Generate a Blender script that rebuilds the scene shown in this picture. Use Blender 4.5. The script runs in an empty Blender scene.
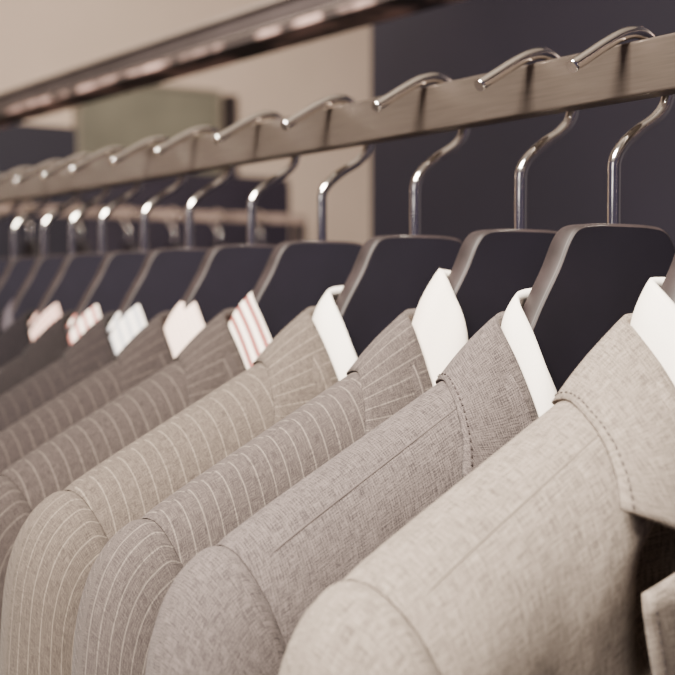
import bpy, math, random
from mathutils import Vector, noise, Matrix
from mathutils.geometry import tessellate_polygon
random.seed(4)
C = bpy.context.scene.collection
FPX = 1250.0
TH = math.atan(832/FPX)
CAMZ = 1.45
HOR = 287.0
RX = 0.4016           # x of the hanger stems
NZ = CAMZ + 0.026     # height of the hanger heads

# ------------------------------------------------------------------ helpers
def link(name, verts, faces, mat=None, parent=None, uvs=None, smooth=True, mats=None, fmat=None):
    me = bpy.data.meshes.new(name)
    me.from_pydata([tuple(v) for v in verts], [], faces)
    if uvs:
        lay = me.uv_layers.new(name='UVMap')
        for l in me.loops:
            lay.data[l.index].uv = uvs[l.vertex_index]
    if mats:
        for m in mats: me.materials.append(m)
        for p, k in zip(me.polygons, fmat): p.material_index = k
    elif mat: me.materials.append(mat)
    if smooth:
        for p in me.polygons: p.use_smooth = True
    me.update()
    o = bpy.data.objects.new(name, me); C.objects.link(o)
    if parent: o.parent = parent
    return o

class MB:
    def __init__(s): s.v=[]; s.f=[]
    def box(s, x0,x1,y0,y1,z0,z1):
        b=len(s.v)
        for x in (x0,x1):
            for y in (y0,y1):
                for z in (z0,z1): s.v.append((x,y,z))
        for q in ((0,1,3,2),(4,6,7,5),(0,4,5,1),(2,3,7,6),(0,2,6,4),(1,5,7,3)):
            s.f.append(tuple(b+i for i in q))
        return s
    def tube(s, pts, r, n=12, caps=True):
        pts=[Vector(p) for p in pts]
        b=len(s.v); prev=None
        for i,p in enumerate(pts):
            t=(pts[min(i+1,len(pts)-1)]-pts[max(i-1,0)]).normalized()
            if prev is None:
                ref=Vector((0,1,0)) if abs(t.y)<.9 else Vector((1,0,0))
                u=t.cross(ref).normalized()
            else:
                u=(prev-t*prev.dot(t)).normalized()
            prev=u; w=t.cross(u)
            rr=r[i] if isinstance(r,(list,tuple)) else r
            for k in range(n):
                a=2*math.pi*k/n
                s.v.append(tuple(p+(u*math.cos(a)+w*math.sin(a))*rr))
        for i in range(len(pts)-1):
            for k in range(n):
                s.f.append((b+i*n+k,b+i*n+(k+1)%n,b+(i+1)*n+(k+1)%n,b+(i+1)*n+k))
        if caps:
            s.f.append(tuple(b+k for k in range(n))[::-1])
            e=b+(len(pts)-1)*n
            s.f.append(tuple(e+k for k in range(n)))
        return s
    def dash(s, p, t, nrm, L, W, H):
        t=t.normalized(); nrm=nrm.normalized(); w=t.cross(nrm).normalized()
        b=len(s.v)
        for i in (-1,1):
            for j in (-1,1):
                for k in (-1,1):
                    s.v.append(tuple(p+t*i*L/2+w*j*W/2+nrm*k*H/2))
        for q in ((0,1,3,2),(4,6,7,5),(0,4,5,1),(2,3,7,6),(0,2,6,4),(1,5,7,3)):
            s.f.append(tuple(b+i for i in q))
    def build(s,name,mat,parent=None,smooth=False,bevel=0):
        o=link(name,s.v,s.f,mat,parent,smooth=smooth)
        if bevel:
            m=o.modifiers.new('bevel','BEVEL'); m.width=bevel; m.segments=3; m.limit_method='ANGLE'
        return o

def tag(o,label=None,cat=None,group=None,kind=None):
    if label: o['label']=label
    if cat: o['category']=cat
    if group: o['group']=group
    if kind: o['kind']=kind
    return o
def empty(name,loc=(0,0,0),rz=0):
    o=bpy.data.objects.new(name,None); C.objects.link(o)
    o.location=loc; o.rotation_euler=(0,0,rz); o.empty_display_size=.02
    return o
def catmull(P,n):
    P=[Vector(p) for p in P]; m=len(P)-1; out=[]
    for i in range(n+1):
        t=i/n*m; k=min(int(t),m-1); u=t-k
        p1=P[k]; p2=P[k+1]
        p0=P[k-1] if k>0 else p1*2-p2
        p3=P[k+2] if k+2<=m else p2*2-p1
        out.append(.5*((2*p1)+(p2-p0)*u+(2*p0-5*p1+4*p2-p3)*u*u+(-p0+3*p1-3*p2+p3)*u**3))
    return out
def sm(x,a,b):
    t=max(0,min(1,(x-a)/(b-a))); return t*t*(3-2*t)

# ------------------------------------------------------------------ materials
def newmat(name):
    m=bpy.data.materials.new(name); m.use_nodes=True
    nt=m.node_tree; b=nt.nodes['Principled BSDF']
    return m,nt,b
def simple(name,col,rough=.6,metal=0,nscale=40,namt=.08,bump=0.0,stretch=None,lo=.3,hi=.7,col2=None,spec=None):
    m,nt,b=newmat(name)
    N=nt.nodes; L=nt.links
    tc=N.new('ShaderNodeTexCoord'); no=N.new('ShaderNodeTexNoise'); no.inputs['Scale'].default_value=nscale
    no.inputs['Detail'].default_value=4
    if stretch:
        mp=N.new('ShaderNodeMapping'); mp.inputs['Scale'].default_value=stretch
        L.new(tc.outputs['Object'],mp.inputs[0]); L.new(mp.outputs[0],no.inputs['Vector'])
    else: L.new(tc.outputs['Object'],no.inputs['Vector'])
    r=N.new('ShaderNodeValToRGB')
    r.color_ramp.elements[0].position=lo; r.color_ramp.elements[1].position=hi
    r.color_ramp.elements[0].color=tuple(c*(1-namt) for c in col)+(1,)
    r.color_ramp.elements[1].color=(tuple(col2) if col2 else tuple(min(1,c*(1+namt)) for c in col))+(1,)
    L.new(no.outputs['Fac'],r.inputs['Fac']); L.new(r.outputs['Color'],b.inputs['Base Color'])
    b.inputs['Roughness'].default_value=rough; b.inputs['Metallic'].default_value=metal
    if spec is not None: b.inputs['Specular IOR Level'].default_value=spec
    if bump:
        bp=N.new('ShaderNodeBump'); bp.inputs['Strength'].default_value=bump; bp.inputs['Distance'].default_value=.001
        L.new(no.outputs['Fac'],bp.inputs['Height']); L.new(bp.outputs['Normal'],b.inputs['Normal'])
    return m
def mth(nt,op,a,b=None,c=None):
    n=nt.nodes.new('ShaderNodeMath'); n.operation=op
    for i,v in enumerate((a,b,c)):
        if v is None: continue
        if isinstance(v,(int,float)): n.inputs[i].default_value=v
        else: nt.links.new(v,n.inputs[i])
    return n.outputs[0]
def fabric(name,dark,light,stripe=None,sp=.011,sw=.0009,weave=0.0,lo=.40,hi=.60,amt=.8,fine=1.0):
    """wool cloth: melange yarns in both directions, optional pinstripe and bird's-eye weave; UVs are in metres"""
    m,nt,b=newmat(name); N=nt.nodes; L=nt.links
    tc=N.new('ShaderNodeTexCoord'); sep=N.new('ShaderNodeSeparateXYZ'); L.new(tc.outputs['UV'],sep.inputs[0])
    def nz(su,sv,det=2):
        mp=N.new('ShaderNodeMapping'); mp.inputs['Scale'].default_value=(su,sv,1)
        L.new(tc.outputs['UV'],mp.inputs[0])
        n=N.new('ShaderNodeTexNoise'); n.inputs['Scale'].default_value=1; n.inputs['Detail'].default_value=det
        L.new(mp.outputs[0],n.inputs['Vector']); return n.outputs['Fac']
    a=nz(1900*fine,120*fine,1); c=nz(120*fine,1900*fine,1); d=nz(28,28,3); e=nz(2300,2300,0)
    s=mth(nt,'ADD',mth(nt,'MULTIPLY',a,.34),mth(nt,'MULTIPLY',c,.34))
    s=mth(nt,'ADD',s,mth(nt,'MULTIPLY',e,.28))
    s=mth(nt,'ADD',s,mth(nt,'MULTIPLY',d,.04))
    hgt=s
    if weave:
        w1=mth(nt,'SINE',mth(nt,'MULTIPLY',mth(nt,'ADD',sep.outputs[0],sep.outputs[1]),2*math.pi/.0022))
        w2=mth(nt,'SINE',mth(nt,'MULTIPLY',mth(nt,'SUBTRACT',sep.outputs[0],sep.outputs[1]),2*math.pi/.0022))
        w=mth(nt,'MULTIPLY',w1,w2)
        s=mth(nt,'ADD',s,mth(nt,'MULTIPLY',w,weave))
        hgt=s
    r=N.new('ShaderNodeValToRGB'); r.color_ramp.elements[0].position=lo; r.color_ramp.elements[1].position=hi
    r.color_ramp.elements[0].color=tuple(dark)+(1,); r.color_ramp.elements[1].color=tuple(light)+(1,)
    L.new(s,r.inputs['Fac']); col=r.outputs['Color']
    if stripe:
        pp=mth(nt,'PINGPONG',sep.outputs[0],sp/2)
        mr=N.new('ShaderNodeMapRange'); mr.inputs['From Min'].default_value=sw*.3; mr.inputs['From Max'].default_value=sw*.75
        mr.inputs['To Min'].default_value=1; mr.inputs['To Max'].default_value=0; L.new(pp,mr.inputs['Value'])
        dots=mth(nt,'MULTIPLY_ADD',c,2.4,-.5)
        mk=mth(nt,'MULTIPLY',mr.outputs[0],mth(nt,'MINIMUM',mth(nt,'MAXIMUM',dots,0),1))
        mk=mth(nt,'MULTIPLY',mk,amt)
        mx=N.new('ShaderNodeMixRGB'); L.new(mk,mx.inputs['Fac']); L.new(col,mx.inputs['Color1'])
        mx.inputs['Color2'].default_value=tuple(stripe)+(1,); col=mx.outputs['Color']
    L.new(col,b.inputs['Base Color'])
    b.inputs['Roughness'].default_value=.95
    b.inputs['Specular IOR Level'].default_value=.1
    b.inputs['Sheen Weight'].default_value=.03; b.inputs['Sheen Roughness'].default_value=.5
    bp=N.new('ShaderNodeBump'); bp.inputs['Strength'].default_value=.4; bp.inputs['Distance'].default_value=.0003
    L.new(hgt,bp.inputs['Height']); L.new(bp.outputs['Normal'],b.inputs['Normal'])
    return m
def shirting(name,base,stripe=None,sp=.008,sw=.003,check=False,axis=1):
    m,nt,b=newmat(name); N=nt.nodes; L=nt.links
    tc=N.new('ShaderNodeTexCoord'); sep=N.new('ShaderNodeSeparateXYZ'); L.new(tc.outputs['UV'],sep.inputs[0])
    no=N.new('ShaderNodeTexNoise'); no.inputs['Scale'].default_value=900; L.new(tc.outputs['UV'],no.inputs['Vector'])
    r=N.new('ShaderNodeValToRGB')
    r.color_ramp.elements[0].color=tuple(c*.9 for c in base)+(1,); r.color_ramp.elements[1].color=tuple(min(1,c*1.04) for c in base)+(1,)
    L.new(no.outputs['Fac'],r.inputs['Fac']); col=r.outputs['Color']
    if stripe:
        mk=mth(nt,'LESS_THAN',mth(nt,'PINGPONG',mth(nt,'ADD',sep.outputs[axis],100*sp+sp*.45),sp/2),sw/2)
        if check:
            k2=mth(nt,'LESS_THAN',mth(nt,'PINGPONG',sep.outputs[1-axis],sp/2),sw/2)
            mk=mth(nt,'MULTIPLY',mth(nt,'ADD',mk,k2),.5)
        mx=N.new('ShaderNodeMixRGB'); L.new(mk,mx.inputs['Fac']); L.new(col,mx.inputs['Color1'])
        mx.inputs['Color2'].default_value=tuple(stripe)+(1,); col=mx.outputs['Color']
    L.new(col,b.inputs['Base Color']); b.inputs['Roughness'].default_value=.8
    bp=N.new('ShaderNodeBump'); bp.inputs['Strength'].default_value=.3; bp.inputs['Distance'].default_value=.0003
    L.new(no.outputs['Fac'],bp.inputs['Height']); L.new(bp.outputs['Normal'],b.inputs['Normal'])
    return m

M_chrome=simple('polished_chrome',(.97,.93,.88),.12,1,60,.02)
M_rail=simple('brushed_rail_metal',(.140,.112,.095),.40,.75,1,.14,.04,stretch=(160,30,900))
M_hface=simple('hanger_black_face',(.011,.009,.017),.7,0,30,.15,spec=.3)
M_hedge=simple('hanger_brown_edge',(.021,.0150,.0155),.55,0,60,.4,spec=.3)
M_wallb=simple('peach_wall_paint',(.74,.59,.475),.8,0,3,.04)
M_wallf=simple('dark_wall_paint',(.014,.0115,.022),.7,0,2,.15)
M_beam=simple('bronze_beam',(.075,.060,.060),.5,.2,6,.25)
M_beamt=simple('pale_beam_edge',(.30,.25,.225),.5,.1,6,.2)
M_beaml=simple('bronze_lip_painted_glints',(.085,.068,.066),.5,.1,1,.2,stretch=(20,11,20),lo=.46,hi=.60,col2=(.85,.58,.52))  # pink noise spots paint light reflections into the lip's colour
M_floor=simple('grey_floor',(.20,.17,.15),.5,0,5,.1)
M_ceil=simple('ceiling_paint',(.7,.64,.58),.8,0,3,.03)
M_green=simple('grey_green_panel',(.21,.195,.145),.6,0,3,.3)
M_navy=simple('dark_cabinet',(.028,.022,.034),.5,0,4,.2)
M_frame=simple('dark_frame',(.05,.038,.038),.4,0,10,.2)
M_stitch=simple('stitch_thread',(.040,.030,.030),.9,0,400,.2)
M_darkjk=fabric('dark_charcoal_wool',(.012,.010,.014),(.035,.03,.036))

# ------------------------------------------------------------------ garment geometry (a: towards the aisle, y: along the rail, v: above the hanger head)
DD=.05
def ridge(a):
    a=abs(a)
    if a<.09: r=-.0535-(a-.072)*.5
    else: r=-.0625-(a-.09)*.53
    if a>.155: r-=((a-.155)/.03)**2*.0010
    return r
P_PIV=(.135,-.30)
def amax(d):
    a=.17
    for _ in range(12):
        v=ridge(a)-d
        a=.5*a+.5*max(.136,.185+(v-ridge(.185))*.267)
    return a
rows=[]
for j in range(17):
    an=j/16*math.pi/2; rows.append((DD*(1-math.cos(an)),math.sin(an)))
for j in range(1,38): rows.append((DD+.60*(j/37)**1.35,1.0))

def interp(tab,x):
    if x<=tab[0][0]: return tab[0][1]
    for (x0,y0),(x1,y1) in zip(tab,tab[1:]):
        if x<=x1: return y0+(y1-y0)*(x-x0)/(x1-x0)
    return tab[-1][1]
AIN_F=[(0,.070),(.03,.068),(.05,.064),(.09,.052),(.20,.028),(.32,0),(1,0)]
AIN_B=[(0,.070),(.006,.055),(.012,0),(1,0)]
def crease(a,v,seed):
    """soft drag lines running down from the shoulder"""
    return .5*noise.noise(Vector((a*55+v*14+seed*2.7,v*5+seed,seed)))+.5*noise.noise(Vector((a*22-v*9+seed,v*9,seed*1.3)))
def halfbody(F,B,sgn,seed,off=0,fs=1,ainf=AIN_F,ainb=AIN_B,amx=None,length=.65,cols=46,hollow=0):
    V=[];Fc=[];UV=[]
    for side,dep,ain in ((-1,F,ainf),(1,B,ainb)):
        b=len(V); R=[r for r in rows if r[0]<=length]
        arc=0; last=None
        for (d,p) in R:
            if last: arc+=math.hypot(d-last[0],(p-last[1])*dep)
            last=(d,p)
            hi=(amx(d) if amx else amax(d)); lo=min(interp(ain,d),hi-.01)
            w=sm(d,.12,.19)
            for i in range(cols+1):
                s=i/cols; a=lo+(hi-lo)*s
                k=(1-w)+w*math.sqrt(max(0,1-s**7))
                w2=sm(d,.10,.45)
                v=(ridge(a)-off)*(1-w2)+(-.085-off)*w2-d
                nz=noise.noise(Vector((a*8+seed*3.1,v*6,side*5+seed)))
                y=side*dep*fs*p*k*(1-.10*max(0,nz)*sm(d,.01,.06))
                if amx is None:
                    y-=side*.0026*max(0,.25+crease(a,v,seed+side))*sm(d,.008,.04)*(1-sm(abs(2*s-1),.85,1))
                    if w<.5:
                        e=sm(s,.968,1.0); y-=side*.0012*e*p; v-=.0010*e*(1-p)
                if hollow and side<0:
                    y+=hollow*math.exp(-((a-.083)/.0135)**2)*sm(d,.034,.050)*(1-sm(d,.070,.12))
                V.append((sgn*a,y,v))
                UV.append((a*1.13+(.5 if side>0 else 0),-arc))
        for j in range(len(R)-1):
            for i in range(cols):
                q=(b+j*(cols+1)+i,b+j*(cols+1)+i+1,b+(j+1)*(cols+1)+i+1,b+(j+1)*(cols+1)+i)
                Fc.append(q if (side*sgn>0) else q[::-1])
    return V,Fc,UV
def merge(parts):
    V=[];F=[];U=[]
    for v,f,u in parts:
        b=len(V); V+=v; U+=u; F+=[tuple(b+i for i in q) for q in f]
    return V,F,U

SL=[(.185,ridge(.185)),(.193,-.1180),(.2005,-.1250),(.207,-.137),(.2115,-.156),(.2145,-.195),(.216,-.245),(.217,-.30)]
def sleeve(F,B,sgn,seed):
    pts=catmull([(x,y,0) for x,y in SL],34)
    def ringprof(L,D,Db):
        out=[]
        for j in range(15):
            an=j/14*math.pi/2; out.append((D*(1-math.cos(an)),math.sin(an)))
        for j in range(1,5): out.append((D+(L-D-Db)*j/5,1.0))
        for j in range(9):
            an=j/8*math.pi/2; out.append((L-Db+Db*math.sin(an),math.cos(an)))
        return out
    V=[];Fc=[];UV=[];st={'n':0}
    def add(P,dirv,R,r0,puff,vl,k,sh=(0,0)):
        L=R-r0; pr=ringprof(L,min(DD,L*.5),min(.035,L*.35))
        ring=[(d,-p*(F+puff)) for d,p in pr]+[(d,p*(B+puff)) for d,p in pr[-2:0:-1]]
        st['n']=len(ring); u=0; last=None
        for d,y in ring:
            rad=R-d
            a=P[0]+dirv[0]*rad+sh[0]; v=P[1]+dirv[1]*rad+sh[1]
            nz=noise.noise(Vector((a*12+seed*2.3,v*8+seed,y*20)))
            if last is not None: u+=math.hypot(d-last[0],y-last[1])
            last=(d,y)
            cr=max(0,.25+noise.noise(Vector((y*60+seed,a*30,v*9+seed))))*.04
            V.append((sgn*a,y*(1-(.06*max(0,nz)+cr)*min(1,k/10)),v)); UV.append((u+.3,vl))
    vl=0
    for k,p in enumerate(pts):
        dx=p.x-P_PIV[0]; dy=p.y-P_PIV[1]; R=math.hypot(dx,dy)
        dirv=(dx/R,dy/R)
        puff=-.0014+.0022*math.sin(min(1,k/3.0)*math.pi/2)
        if k: vl-=(p-pts[k-1]).length
        if k==0: add(P_PIV,dirv,R-.0032,.002,-.0034,.006,0,(-.006,.0030))
        add(P_PIV,dirv,R+puff,.002,puff,vl,k)
    for k in range(1,19):
        t=k/18; v=-.30-.42*t
        x0=.137+.02*t; x1=.217+.0008+.006*math.sin(t*3)-.01*t
        add((x0,v),(1,0.0),x1-x0,0,.0008-.008*t,vl-.42*t,10)
    n=st['n']; nr=len(V)//n
    for j in range(nr-1):
        for i in range(n):
            q=(j*n+i,j*n+(i+1)%n,(j+1)*n+(i+1)%n,(j+1)*n+i)
            Fc.append(q if sgn<0 else q[::-1])
    return V,Fc,UV

def surf(a,yn,F,B,off=.0008):
    dep=F if yn<0 else B
    p=min(.999,abs(yn)); d=DD*(1-math.sqrt(1-p*p))
    o=off+(.0026*p*p if yn<0 else .0004*p)
    return Vector((a,yn*dep-(o*p if yn<0 else -o*p),ridge(a)-d+o*(1-p*.4)))
def leaf(fold,outer,M,bulge,stand,sgn,useed=0,vlen=None,push=0):
    """grid between a fold line and an outer edge, with an inner stand"""
    V=[];Fc=[];UV=[]; n=len(fold)-1
    ws=[-2,-1]+[i/M for i in range(M+1)]
    ul=0; nrm=[]
    for i in range(n+1):
        A=fold[i];O=outer[i]
        if i: ul+=((A-fold[i-1]).length+(O-outer[i-1]).length)/2
        h=Vector((A.x,A.y*1.3,0)); h=h.normalized() if h.length>1e-5 else Vector((0,1,0))
        T=(fold[min(i+1,n)]-fold[max(i-1,0)]); D=(O-A)
        N_=T.cross(D)
        if N_.length<1e-9: N_=Vector((0,0,1))
        N_.normalize()
        if N_.dot(h+Vector((0,0,.8)))<0: N_=-N_
        nrm.append(N_)
        pz=push*sm(i/n,.55,1.0)
        for w in ws:
            if w==-2: p=A-h*.0018+Vector((0,0,-stand))
            elif w==-1: p=A-h*.0010+Vector((0,0,-.0022))
            else:
                p=A.lerp(O,w)+N_*(bulge*math.sin(math.pi*w))+Vector((0,-pz*math.sin(math.pi*min(1,w*.86)),0))
            V.append((sgn*p.x,p.y,p.z)); UV.append((ul+useed,w*(vlen or D.length) if w>=0 else -.003*abs(w)))
    m=len(ws)
    for i in range(n):
        for j in range(m-1):
            q=(i*m+j,i*m+j+1,(i+1)*m+j+1,(i+1)*m+j)
            Fc.append(q if sgn>0 else q[::-1])
    return (V,Fc,UV),nrm
def mapL(V): return [(-x,y,z) for x,y,z in V]

def stitches(mb,line,nrm,pitch,L,W,sgn,lift=.0014):
    acc=0; nxt=pitch
    for i in range(1,len(line)):
        seg=line[i]-line[i-1]; sl=seg.length
        while acc+sl>=nxt:
            t=(nxt-acc)/sl; p=line[i-1].lerp(line[i],t); N_=nrm[i]
            q=p+N_*lift
            P=Vector((-sgn*q.x,q.y,q.z)); T=Vector((-sgn*seg.x,seg.y,seg.z)); NN=Vector((-sgn*N_.x,N_.y,N_.z))
            mb.dash(P,T,NN,L,W,.0005)
            nxt+=pitch
        acc+=sl

def make_jacket(F,B,mat,seed,stitch=0,loc=(0,0,0),rz=0,lift=.004,cw=1.0,hollow=0,cend=-.89,push=.002):
    root=empty('suit_jacket',loc,rz)
    V,Fc,U=merge([halfbody(F,B,1,seed,hollow=hollow),halfbody(F,B,-1,seed+9,hollow=hollow)])
    link('jacket_body',mapL(V),Fc,mat,root,U)
    for sg in (1,-1):
        V,Fc,U=sleeve(F,B,sg,seed+sg)
        link('sleeve',mapL(V),Fc,mat,root,U)
    fold=[(0,.82*B,-.036),(.034,.78*B,-.036),(.054,.45*B,-.037),(.0625,0,-.0415),(.0635,-.42*F,-.057),(.0625,-.80*F,-.080),(.060,-1.06*F-.001,-.116)]
    outer=[Vector((0,B+.0012,-.078)),Vector((.045,B+.0012,-.078)),surf(.081*cw,.55,F,B),surf(.0900*cw,0,F,B),surf(.0958*cw,-.46,F,B),surf(.100*cw,.90*cend+.06,F,B),surf(.1045*cw,cend,F,B)]
    fo=catmull(fold,44); ou=catmull(outer,44)
    parts=[];lines=[]
    for sg in (1,-1):
        g,nr=leaf(fo,ou,12,.0012,.010,sg,.003,push=push)
        parts.append(g)
        ln=[]
        for i in range(len(fo)):
            pz=push*sm(i/44,.55,1.0)*math.sin(math.pi*.94*.86)
            ln.append(fo[i].lerp(ou[i],.94)+nr[i]*.0003+Vector((0,-pz,0)))
        lines.append((ln,nr,sg))
    V,Fc,U=merge(parts)
    c=link('collar',mapL(V),Fc,mat,root,U)
    s=c.modifiers.new('thick','SOLIDIFY'); s.thickness=.0013; s.offset=0
    if stitch:
        for ln,nr,sg in lines:
            mb=MB(); stitches(mb,ln[14:],nr[14:],.0031,.0014,.00045,sg,.0009)
            mb.build('collar_stitching',M_stitch,c)
    yf=-F
    for sg in (1,-1):
        lf=catmull([(.0595,yf*1.06-.003,-.1190),(.053,yf-.004,-.145),(.040,yf-.005,-.20),(.022,yf-.005,-.29),(.003,yf-.004,-.37)],30)
        lo=catmull([(.1050*cw,yf-lift,-.122),(.1000*cw,yf-lift-.001,-.148),(.083*cw,yf-lift,-.205),(.048,yf-.006,-.29),(.006,yf-.004,-.385)],30)
        g,nr=leaf(lf,lo,12,.002,.004,sg,.05)
        V,Fc,U=g
        for j in range(15):      # top edge runs along the gorge, then drops into the notch tip
            w=(j-2)/12
            if w>=0:
                x,y,z=V[j]
                base=-.1180+.0085*min(1,w/.42)
                if w>.42: base=-.1095-.0095*((w-.42)/.58)
                V[j]=(x,y,base)
        lp=link('lapel',mapL(V),Fc,mat,root,U)
        s=lp.modifiers.new('thick','SOLIDIFY'); s.thickness=.0016; s.offset=0
        if stitch:
            mb=MB(); ln=[lf[i].lerp(lo[i],.94)+Vector((0,-.0010,0)) for i in range(31)]
            stitches(mb,ln,[Vector((0,-1,0))]*31,.0031,.0014,.00045,sg)
            mb.build('lapel_stitching',M_stitch,lp)
    return root

def shoulder_seams(root,F,B,mat):
    for sg in (1,-1):
        pts=[];rr=[]
        for i in range(40):
            a=.0895+(.1835-.0895)*i/39
            p=surf(a,-.46-.08*i/39,F,B,-.0008-.0008*sm(i,34,39)); pts.append((-sg*p.x,p.y,p.z)); rr.append(.00050*(1-.8*sm(i,34,39)))
        mb=MB(); mb.tube(pts,rr,6); mb.build('shoulder_seam',mat,root,smooth=True)

def make_shirt(F,B,mat,seed,rise=0.0,asc=1.0,loc=(0,0,0),rz=0,thin=0):
    root=empty('dress_shirt',loc,rz)
    ain=[(0,.0635),(.03,.0625),(.05,.060),(.075,.052),(.085,0.0),(1,0)]
    am=lambda d:.120-.01*sm(d,0,.15)
    Fb=F-.008-thin; Bb=B-.008
    ab=[(0,.0635),(.010,.058),(.016,0),(1,0)]
    V,Fc,U=merge([halfbody(Fb,Bb,1,seed,off=.0062,ainf=ain,ainb=ab,amx=am,length=.5,cols=14),
                  halfbody(Fb,Bb,-1,seed+4,off=.0062,ainf=ain,ainb=ab,amx=am,length=.5,cols=14)])
    link('shirt_body',mapL(V),Fc,mat,root,U)
    r=rise; q=asc
    fold=[(0,.62*B,-.026+r*.6),(.022*q,.60*B,-.026+r*.6),(.042*q,.36*B,-.0275+r*.8),(.0515*q,0,-.0310+r),(.0535*q,-.38*F,-.0445+r*1.3),(.0535*q,-.72*F,-.062+r*1.5),(.046,-.90*F,-.084+r*.6),(.022,-.90*F,-.100),(.004,-.90*F,-.105)]
    outer=[(0,.76*B,-.052),(.032,.74*B,-.052),(.051,.46*B,-.050),(.0602,0,-.0495),(.0617,-.40*F,-.066),(.0604,-.78*F,-.090),(.052,-.96*F,-.118),(.034,-.99*F,-.142),(.012,-.96*F,-.125)]
    fo=catmull(fold,48); ou=catmull(outer,48); parts=[]
    for sg in (1,-1):
        g,nr=leaf(fo,ou,10,.0018,.005,sg,.0,vlen=.024)
        parts.append(g)
    V,Fc,U=merge(parts)
    c=link('shirt_collar',mapL(V),Fc,mat,root,U)
    s=c.modifiers.new('thick','SOLIDIFY'); s.thickness=.0008; s.offset=0
    return root

# ------------------------------------------------------------------ hanger
def make_hanger(loc=(0,0,0),rz=0):
    root=empty('suit_hanger',loc,rz)
    top=catmull([(0,.0012,0),(.015,.001,0),(.0250,-.0006,0),(.0305,-.0060,0),(.0365,-.0180,0),(.0455,-.033,0),(.056,-.0515,0),(.068,-.0625,0),(.09,-.0745,0),(.13,-.0965,0),(.160,-.1145,0),(.172,-.1235,0),(.176,-.132,0),(.172,-.1395,0)],60)
    bot=catmull([(.160,-.138,0),(.12,-.119,0),(.08,-.098,0),(.05,-.084,0),(.025,-.076,0),(0,-.074,0)],26)
    half=[(p.x,p.y) for p in top+bot]
    poly=half+[(-x,y) for x,y in half[-2:0:-1]]
    n=len(poly); V=[];Fc=[];fm=[]
    ts=.0057; be=.0013
    def inset(k):
        x0,y0=poly[k-1];x1,y1=poly[(k+1)%n]; tx,ty=x1-x0,y1-y0; l=math.hypot(tx,ty) or 1
        return (ty/l,-tx/l)
    x=sum(poly[i][0]*poly[(i+1)%n][1]-poly[(i+1)%n][0]*poly[i][1] for i in range(n))
    sg=-1 if x>0 else 1
    rings=[(-ts,be*1.0),(-ts+be*.35,be*.35),(-ts+be,0),(ts-be,0),(ts-be*.35,be*.35),(ts,be)]
    for y,ins in rings:
        for k in range(n):
            nx,ny=inset(k)
            V.append((poly[k][0]+sg*nx*ins,y,poly[k][1]+sg*ny*ins))
    for r in range(5):
        for k in range(n):
            Fc.append((r*n+k,r*n+(k+1)%n,(r+1)*n+(k+1)%n,(r+1)*n+k)); fm.append(1)
    for r in (0,5):
        tri=tessellate_polygon([[Vector((V[r*n+k][0],V[r*n+k][2],0)) for k in range(n)]])
        for t in tri:
            Fc.append(tuple(r*n+i for i in t)); fm.append(0)
    o=link('hanger_body',V,Fc,None,root,smooth=False,mats=[M_hface,M_hedge],fmat=fm)
    for p in o.data.polygons: p.use_smooth=(p.material_index==1)
    hk=[(0,-.012),(0,.0),(0,.020),(.0005,.029),(.005,.0355),(.014,.0425),(.024,.0485),(.0305,.055),(.0325,.063),(.0305,.072),(.024,.0805),(.015,.0852),(.005,.0835),(-.005,.0785),(-.015,.0725),(-.0250,.0665)]
    pts=catmull([(a,0,v) for a,v in hk],90)
    mb=MB(); mb.tube(pts,.0028,16)
    h=mb.build('hook',M_chrome,root,smooth=True)
    for p in h.data.polygons:
        if len(p.vertices)>4: p.use_smooth=False
    return root
def copy_tree(o,parent=None):
    c=o.copy(); C.objects.link(c)
    if parent: c.parent=parent
    for ch in list(o.children): copy_tree(ch,c)
    return c

# ------------------------------------------------------------------ positions along the rail
def y_of(px):
    k=(px-337.5)/FPX
    dx=math.sin(TH)+k*math.cos(TH); dy=math.cos(TH)-k*math.sin(TH)
    return RX*dy/dx
YS=[.3165]+[y_of(p) for p in (613,520,415,322,252,190,145,103,73,45,15)]
YS+=[YS[-1]+.085,YS[-1]+.17,YS[-1]+.255]
n=len(YS)
gaps=[YS[i+1]-YS[i] for i in range(n-1)]
F_=[.040]+[min(.044,g/2-.0045) for g in gaps]
B_=[min(.044,g/2-.0045) for g in gaps]+[.036]

cl=[
 fabric('pale_taupe_melange',(.090,.073,.063),(.272,.228,.194),fine=1.1),
 fabric('grey_birdseye',(.034,.028,.029),(.150,.124,.117),weave=.06,fine=1.45),
 fabric('grey_pinstripe',(.036,.029,.029),(.108,.088,.081),(.30,.255,.22),.0066,.0005,weave=.02,amt=.5,fine=1.7),
 fabric('taupe_pinstripe',(.044,.035,.031),(.124,.100,.085),(.32,.27,.22),.0074,.0005,amt=.5,fine=1.7),
 fabric('brown_grey_pinstripe',(.020,.0155,.0155),(.058,.046,.042),(.17,.14,.12),.0076,.0006,amt=.48,fine=1.7),
 fabric('dark_taupe_pinstripe',(.015,.0118,.0122),(.042,.033,.031),(.125,.10,.088),.0080,.00065,amt=.45,fine=1.7),
 fabric('charcoal_brown_wool',(.010,.008,.009),(.028,.022,.0215),(.07,.056,.05),.0085,.0007,amt=.4,fine=1.7),
 fabric('dark_brown_wool',(.0070,.0055,.0063),(.018,.0145,.0148),fine=1.7),
 fabric('charcoal_wool',(.0050,.0040,.0052),(.0125,.010,.0115),fine=1.7),
 fabric('near_black_wool',(.003,.0025,.004),(.008,.0065,.0085),fine=1.7),
]
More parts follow.
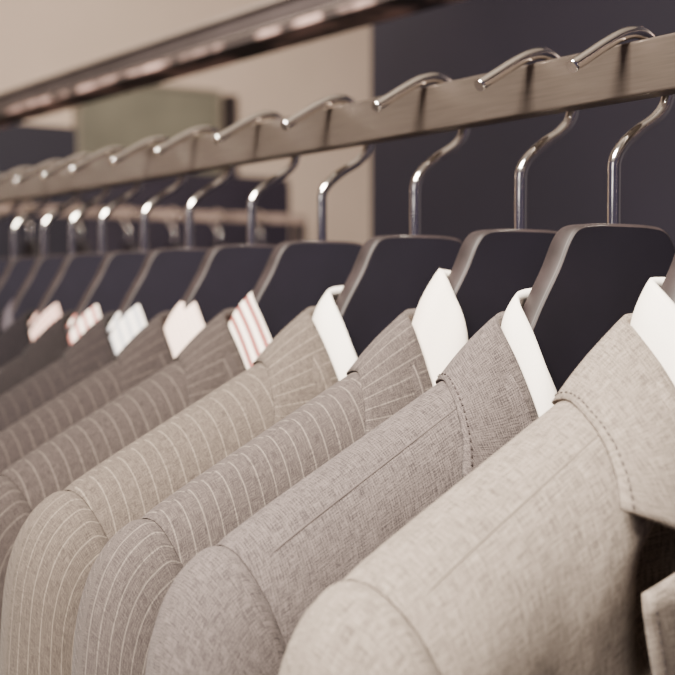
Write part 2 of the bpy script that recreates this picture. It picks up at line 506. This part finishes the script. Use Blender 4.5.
sh=[
 shirting('white_cotton',(.90,.84,.77)),
 shirting('cream_cotton',(.90,.81,.72)),
 shirting('red_stripe_cotton',(.84,.75,.67),(.24,.075,.065),.0066,.0032),
 shirting('pink_white_cotton',(.80,.64,.57),(.70,.50,.44),.003,.0008),
 shirting('blue_stripe_cotton',(.74,.70,.67),(.42,.43,.47),.0062,.0026),
 shirting('wide_red_stripe_cotton',(.80,.70,.63),(.38,.14,.12),.0062,.0028),
 shirting('red_gingham_cotton',(.76,.60,.53),(.38,.14,.12),.0042,.0021,True),
 shirting('dark_plum_cotton',(.03,.022,.03)),
]
J=[ # cloth, shirt, rise, neck width factor, drop, height factor, jacket label, shirt label
 (0,0,.006,1.0,0,1.02,'pale taupe melange wool suit jacket nearest the camera with a notched lapel','plain white shirt collar inside the nearest pale taupe jacket at the right edge'),
 (1,0,.000,1.03,0,1.02,'grey birdseye weave suit jacket without stripes, directly behind the pale taupe one','narrow white shirt collar inside the grey birdseye jacket'),
 (2,1,.012,.87,0,1.02,'grey suit jacket with fine pale pinstripes, directly behind the birdseye jacket','tall broad cream white shirt collar inside the grey pinstriped jacket'),
 (3,0,.001,1.0,0,1.02,'light taupe suit jacket with fine cream pinstripes, third jacket behind the plain pale one','narrow white shirt collar in the taupe pinstriped jacket, beside the red striped one'),
 (4,2,.001,.88,.001,1.05,'brown grey pinstriped suit jacket over the shirt with thin dark red stripes','white shirt collar with bold dark red stripes'),
 (5,3,.004,.80,.003,1.08,'dark taupe pinstriped suit jacket over the pale pink shirt','plain pale pink shirt collar next to the dark red striped one'),
 (6,4,.003,.76,.004,1.10,'dark brown jacket with faint stripes over the pale blue grey striped shirt','shirt collar with pale blue grey stripes'),
 (7,5,.003,.74,.004,1.11,'plain dark brown wool jacket over the shirt with wide light red stripes','white shirt collar with light red stripes, between the blue grey and gingham ones'),
 (8,6,.003,.74,.004,1.11,'plain charcoal wool jacket over the red gingham shirt','pink and red gingham shirt collar at the far left'),
]
for w in ('directly','second','third','fourth','fifth','last of all'):
    J.append((9,7,-.002,1,.004,1.11,'near black jacket %s beyond the gingham shirt'%w,'dark plum shirt collar %s beyond the gingham one'%w))
HL=['black hanger inside the nearest pale taupe jacket, mostly outside the right edge','black hanger with chrome hook holding the birdseye jacket, largest whole one in view',
 'black hanger with chrome hook holding the grey pinstriped jacket and broad cream collar','black hanger with chrome hook holding the light taupe pinstriped jacket',
 'black hanger with chrome hook above the dark red striped shirt','black hanger with chrome hook above the pale pink shirt',
 'black hanger with chrome hook above the blue grey striped shirt','black hanger with chrome hook above the wide red striped shirt',
 'black hanger with chrome hook above the red gingham shirt']+['black hanger with chrome hook, %s beyond the gingham shirt, in a near black jacket'%w for w in ('first','second','third','fourth','fifth','sixth')]
XS=1.04
proto=make_hanger(); proto.scale=(XS,1,1)
for i,Y in enumerate(YS):
    h=proto if i==0 else copy_tree(proto)
    h.location=(RX,Y,NZ)
    tag(h,HL[i],'clothes hanger','hangers on the long rail')
    ci,si,rise,asc,drop,zs,lab,slab=J[i]
    jk=make_jacket(F_[i],B_[i],cl[ci],i*1.7,stitch=(i<2),loc=(RX,Y,NZ-drop),lift=(.009 if i==0 else .004),cw=(1.055 if i==0 else 1),hollow=(.019 if i==0 else 0),cend=(-.84 if i==0 else -.88),push=(.0075 if i==0 else .002))
    if i<2: shoulder_seams(jk,F_[i],B_[i],cl[ci])
    tag(jk,lab,'suit jacket','jackets on the long rail')
    s=make_shirt(F_[i],B_[i],sh[si],i*2.3,rise,asc,loc=(RX,Y,NZ-drop*.75),thin=(.017 if i==0 else 0))
    k=.95 if i==0 else 1
    jk.scale=(XS*k,1,zs); s.scale=(XS*k,1,zs-.01)
    tag(s,slab,'shirt','shirts on the long rail')

# ------------------------------------------------------------------ clothes rack
rk=empty('clothes_rack',(RX+.0125,.7,0))
tag(rk,'long brown grey metal clothes rack whose flat bar carries the row of suits','clothes rack')
RZ0=NZ+.0565; RZ1=NZ+.0802
yend=YS[-1]+.15-.7
mb=MB(); mb.box(-.006,.006,-1.15,yend,RZ0,RZ1); mb.build('rail',M_rail,rk,bevel=.0012)
for yy in (-1.13,yend-.02):
    mb=MB(); mb.box(-.015,.015,yy-.015,yy+.015,.03,RZ0-.0005); mb.build('post',M_rail,rk,bevel=.002)
    mb=MB(); mb.box(-.26,.26,yy-.02,yy+.02,0.0,.03); mb.build('foot',M_rail,rk,bevel=.003)

# ------------------------------------------------------------------ background rack
r2=empty('clothes_rack',(1.37,2.75,0))
tag(r2,'blurred brown clothes rack standing crosswise in the background','clothes rack')
Z2=CAMZ+.185
mb=MB(); mb.box(-.62,.36,-.006,.006,Z2-.022,Z2); mb.build('rail',simple('warm_rail',(.34,.25,.21),.45,.3,14,.5),r2,bevel=.002)
for xx in (-.60,.34):
    mb=MB(); mb.box(xx-.014,xx+.014,-.014,.014,.03,Z2-.0225); mb.build('post',M_frame,r2)
    mb=MB(); mb.box(xx-.02,xx+.02,-.25,.25,0,.03); mb.build('foot',M_frame,r2)
words=['first','second','third','fourth','fifth','sixth','seventh']
jp=None
for k in range(7):
    x=.87+k*.120
    h=copy_tree(proto); h.location=(x,2.7375,Z2-.081); h.rotation_euler=(0,0,math.pi/2)
    tag(h,'blurred dark hanger on the background rack, %s from its left end'%words[k],'clothes hanger','hangers on the background rack')
    if jp is None: jp=make_jacket(.045,.045,M_darkjk,31); j=jp
    else: j=copy_tree(jp)
    j.location=(x,2.7375,Z2-.081); j.rotation_euler=(0,0,math.pi/2)
    tag(j,'blurred dark jacket on the background rack, %s from its left end'%words[k],'suit jacket','jackets on the background rack')

# ------------------------------------------------------------------ setting
def struct(name,mb,mat,bevel=0):
    o=mb.build(name,mat,bevel=bevel); o['kind']='structure'; return o
struct('floor',MB().box(-2.6,3.6,-1.8,4.3,-.05,0),M_floor)
struct('ceiling',MB().box(-2.6,3.6,-1.8,4.3,3.0,3.05),M_ceil)
struct('wall_far',MB().box(-2.6,3.6,4.2,4.3,0,3.0),M_wallb)
struct('wall_right',MB().box(1.55,1.67,-1.8,2.20,0,3.0),M_wallf)
def beam(mat,name,x0,x1,z0,z1):
    b=MB(); b.box(x0,x1,-3.2,2.70,z0,z1)
    o=struct(name,b,mat,bevel=.002); o.location=(.676,1.472,CAMZ); o.rotation_euler=(0,0,.0406); return o
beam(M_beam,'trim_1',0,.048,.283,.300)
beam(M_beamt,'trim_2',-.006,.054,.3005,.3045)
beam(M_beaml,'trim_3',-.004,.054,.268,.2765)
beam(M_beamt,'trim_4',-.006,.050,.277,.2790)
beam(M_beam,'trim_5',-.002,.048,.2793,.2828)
struct('trim_6',MB().box(2.27,2.31,4.15,4.199,0,2.17),M_frame)
t=empty('wall_panel',(1.95,4.18,CAMZ+.40)); tag(t,'dark grey green panel hung on the beige far wall','picture')
MB().box(-.26,.28,-.01,.018,0,.32).build('panel',M_green,t)
b=MB(); b.box(-.275,-.26,-.02,.018,-.015,.335); b.box(.28,.295,-.02,.018,-.015,.335); b.box(-.26,.28,-.02,.018,-.015,0); b.box(-.26,.28,-.02,.018,.32,.335)
b.build('frame',simple('olive_frame',(.26,.225,.175),.6),t)
t=empty('storage_cabinet',(1.905,3.95,0)); tag(t,'long low dark storage cabinet standing against the beige far wall','cabinet')
MB().box(-.385,.385,-.20,.16,.08,CAMZ+.38).build('cabinet_body',M_navy,t,bevel=.004)
MB().box(-.375,.375,-.19,.15,0,.08).build('plinth',M_frame,t)
for k in range(2):
    d=MB().box(-.38+k*.382,-.002+k*.382,-.22,-.201,.10,CAMZ+.36).build('door',M_navy,t,bevel=.003)
    MB().tube([(-.04+k*.08,-.235,1.0),(-.04+k*.08,-.235,1.2)],.007,8).build('handle',M_chrome,d,smooth=True)
t=empty('tall_locker',(1.20,3.93,0)); tag(t,'tall near black locker at the far left beside the low cabinet','cabinet')
MB().box(-.30,.30,-.20,.22,.08,CAMZ+.50).build('locker_body',M_wallf,t,bevel=.004)
MB().box(-.29,.29,-.19,.21,0,.08).build('plinth',M_frame,t)
d=MB().box(-.295,.295,-.22,-.201,.10,CAMZ+.48).build('door',M_wallf,t,bevel=.003)
MB().tube([(.25,-.235,1.0),(.25,-.235,1.2)],.007,8).build('handle',M_chrome,d,smooth=True)

# ------------------------------------------------------------------ light
def area(loc,target,size,power,col,sy=None):
    l=bpy.data.lights.new('area','AREA'); l.energy=power; l.color=col; l.size=size
    if sy: l.shape='RECTANGLE'; l.size_y=sy
    o=bpy.data.objects.new('key_or_fill_light',l); C.objects.link(o); o.location=loc
    d=Vector(target)-Vector(loc); o.rotation_euler=d.to_track_quat('-Z','Y').to_euler()
    return o
area((-.45,.18,2.6),(.3,.38,1.4),.6,172,(1,.905,.785))
area((-1.7,-.3,2.0),(.4,.8,1.5),.7,5,(1,.94,.90))  # added fill that puts highlights on the hooks, no actual lamp
area((1.3,2.4,2.9),(1.8,4.2,1.9),1.2,54,(1,.88,.77))  # added unseen light to brighten the far wall and background rack
w=bpy.data.worlds.new('world'); bpy.context.scene.world=w; w.use_nodes=True
w.node_tree.nodes['Background'].inputs[0].default_value=(.43,.36,.56,1)
w.node_tree.nodes['Background'].inputs[1].default_value=.16

# ------------------------------------------------------------------ camera
cd=bpy.data.cameras.new('camera'); cam=bpy.data.objects.new('camera',cd); C.objects.link(cam)
cd.sensor_width=36; cd.lens=FPX/675*36; cd.clip_start=.01
pitch=math.atan((337.5-HOR)/FPX)
cam.location=(0,0,CAMZ); cam.rotation_euler=(math.pi/2-pitch,0,-TH)
cd.dof.use_dof=True; cd.dof.focus_distance=.50; cd.dof.aperture_fstop=11
bpy.context.scene.camera=cam
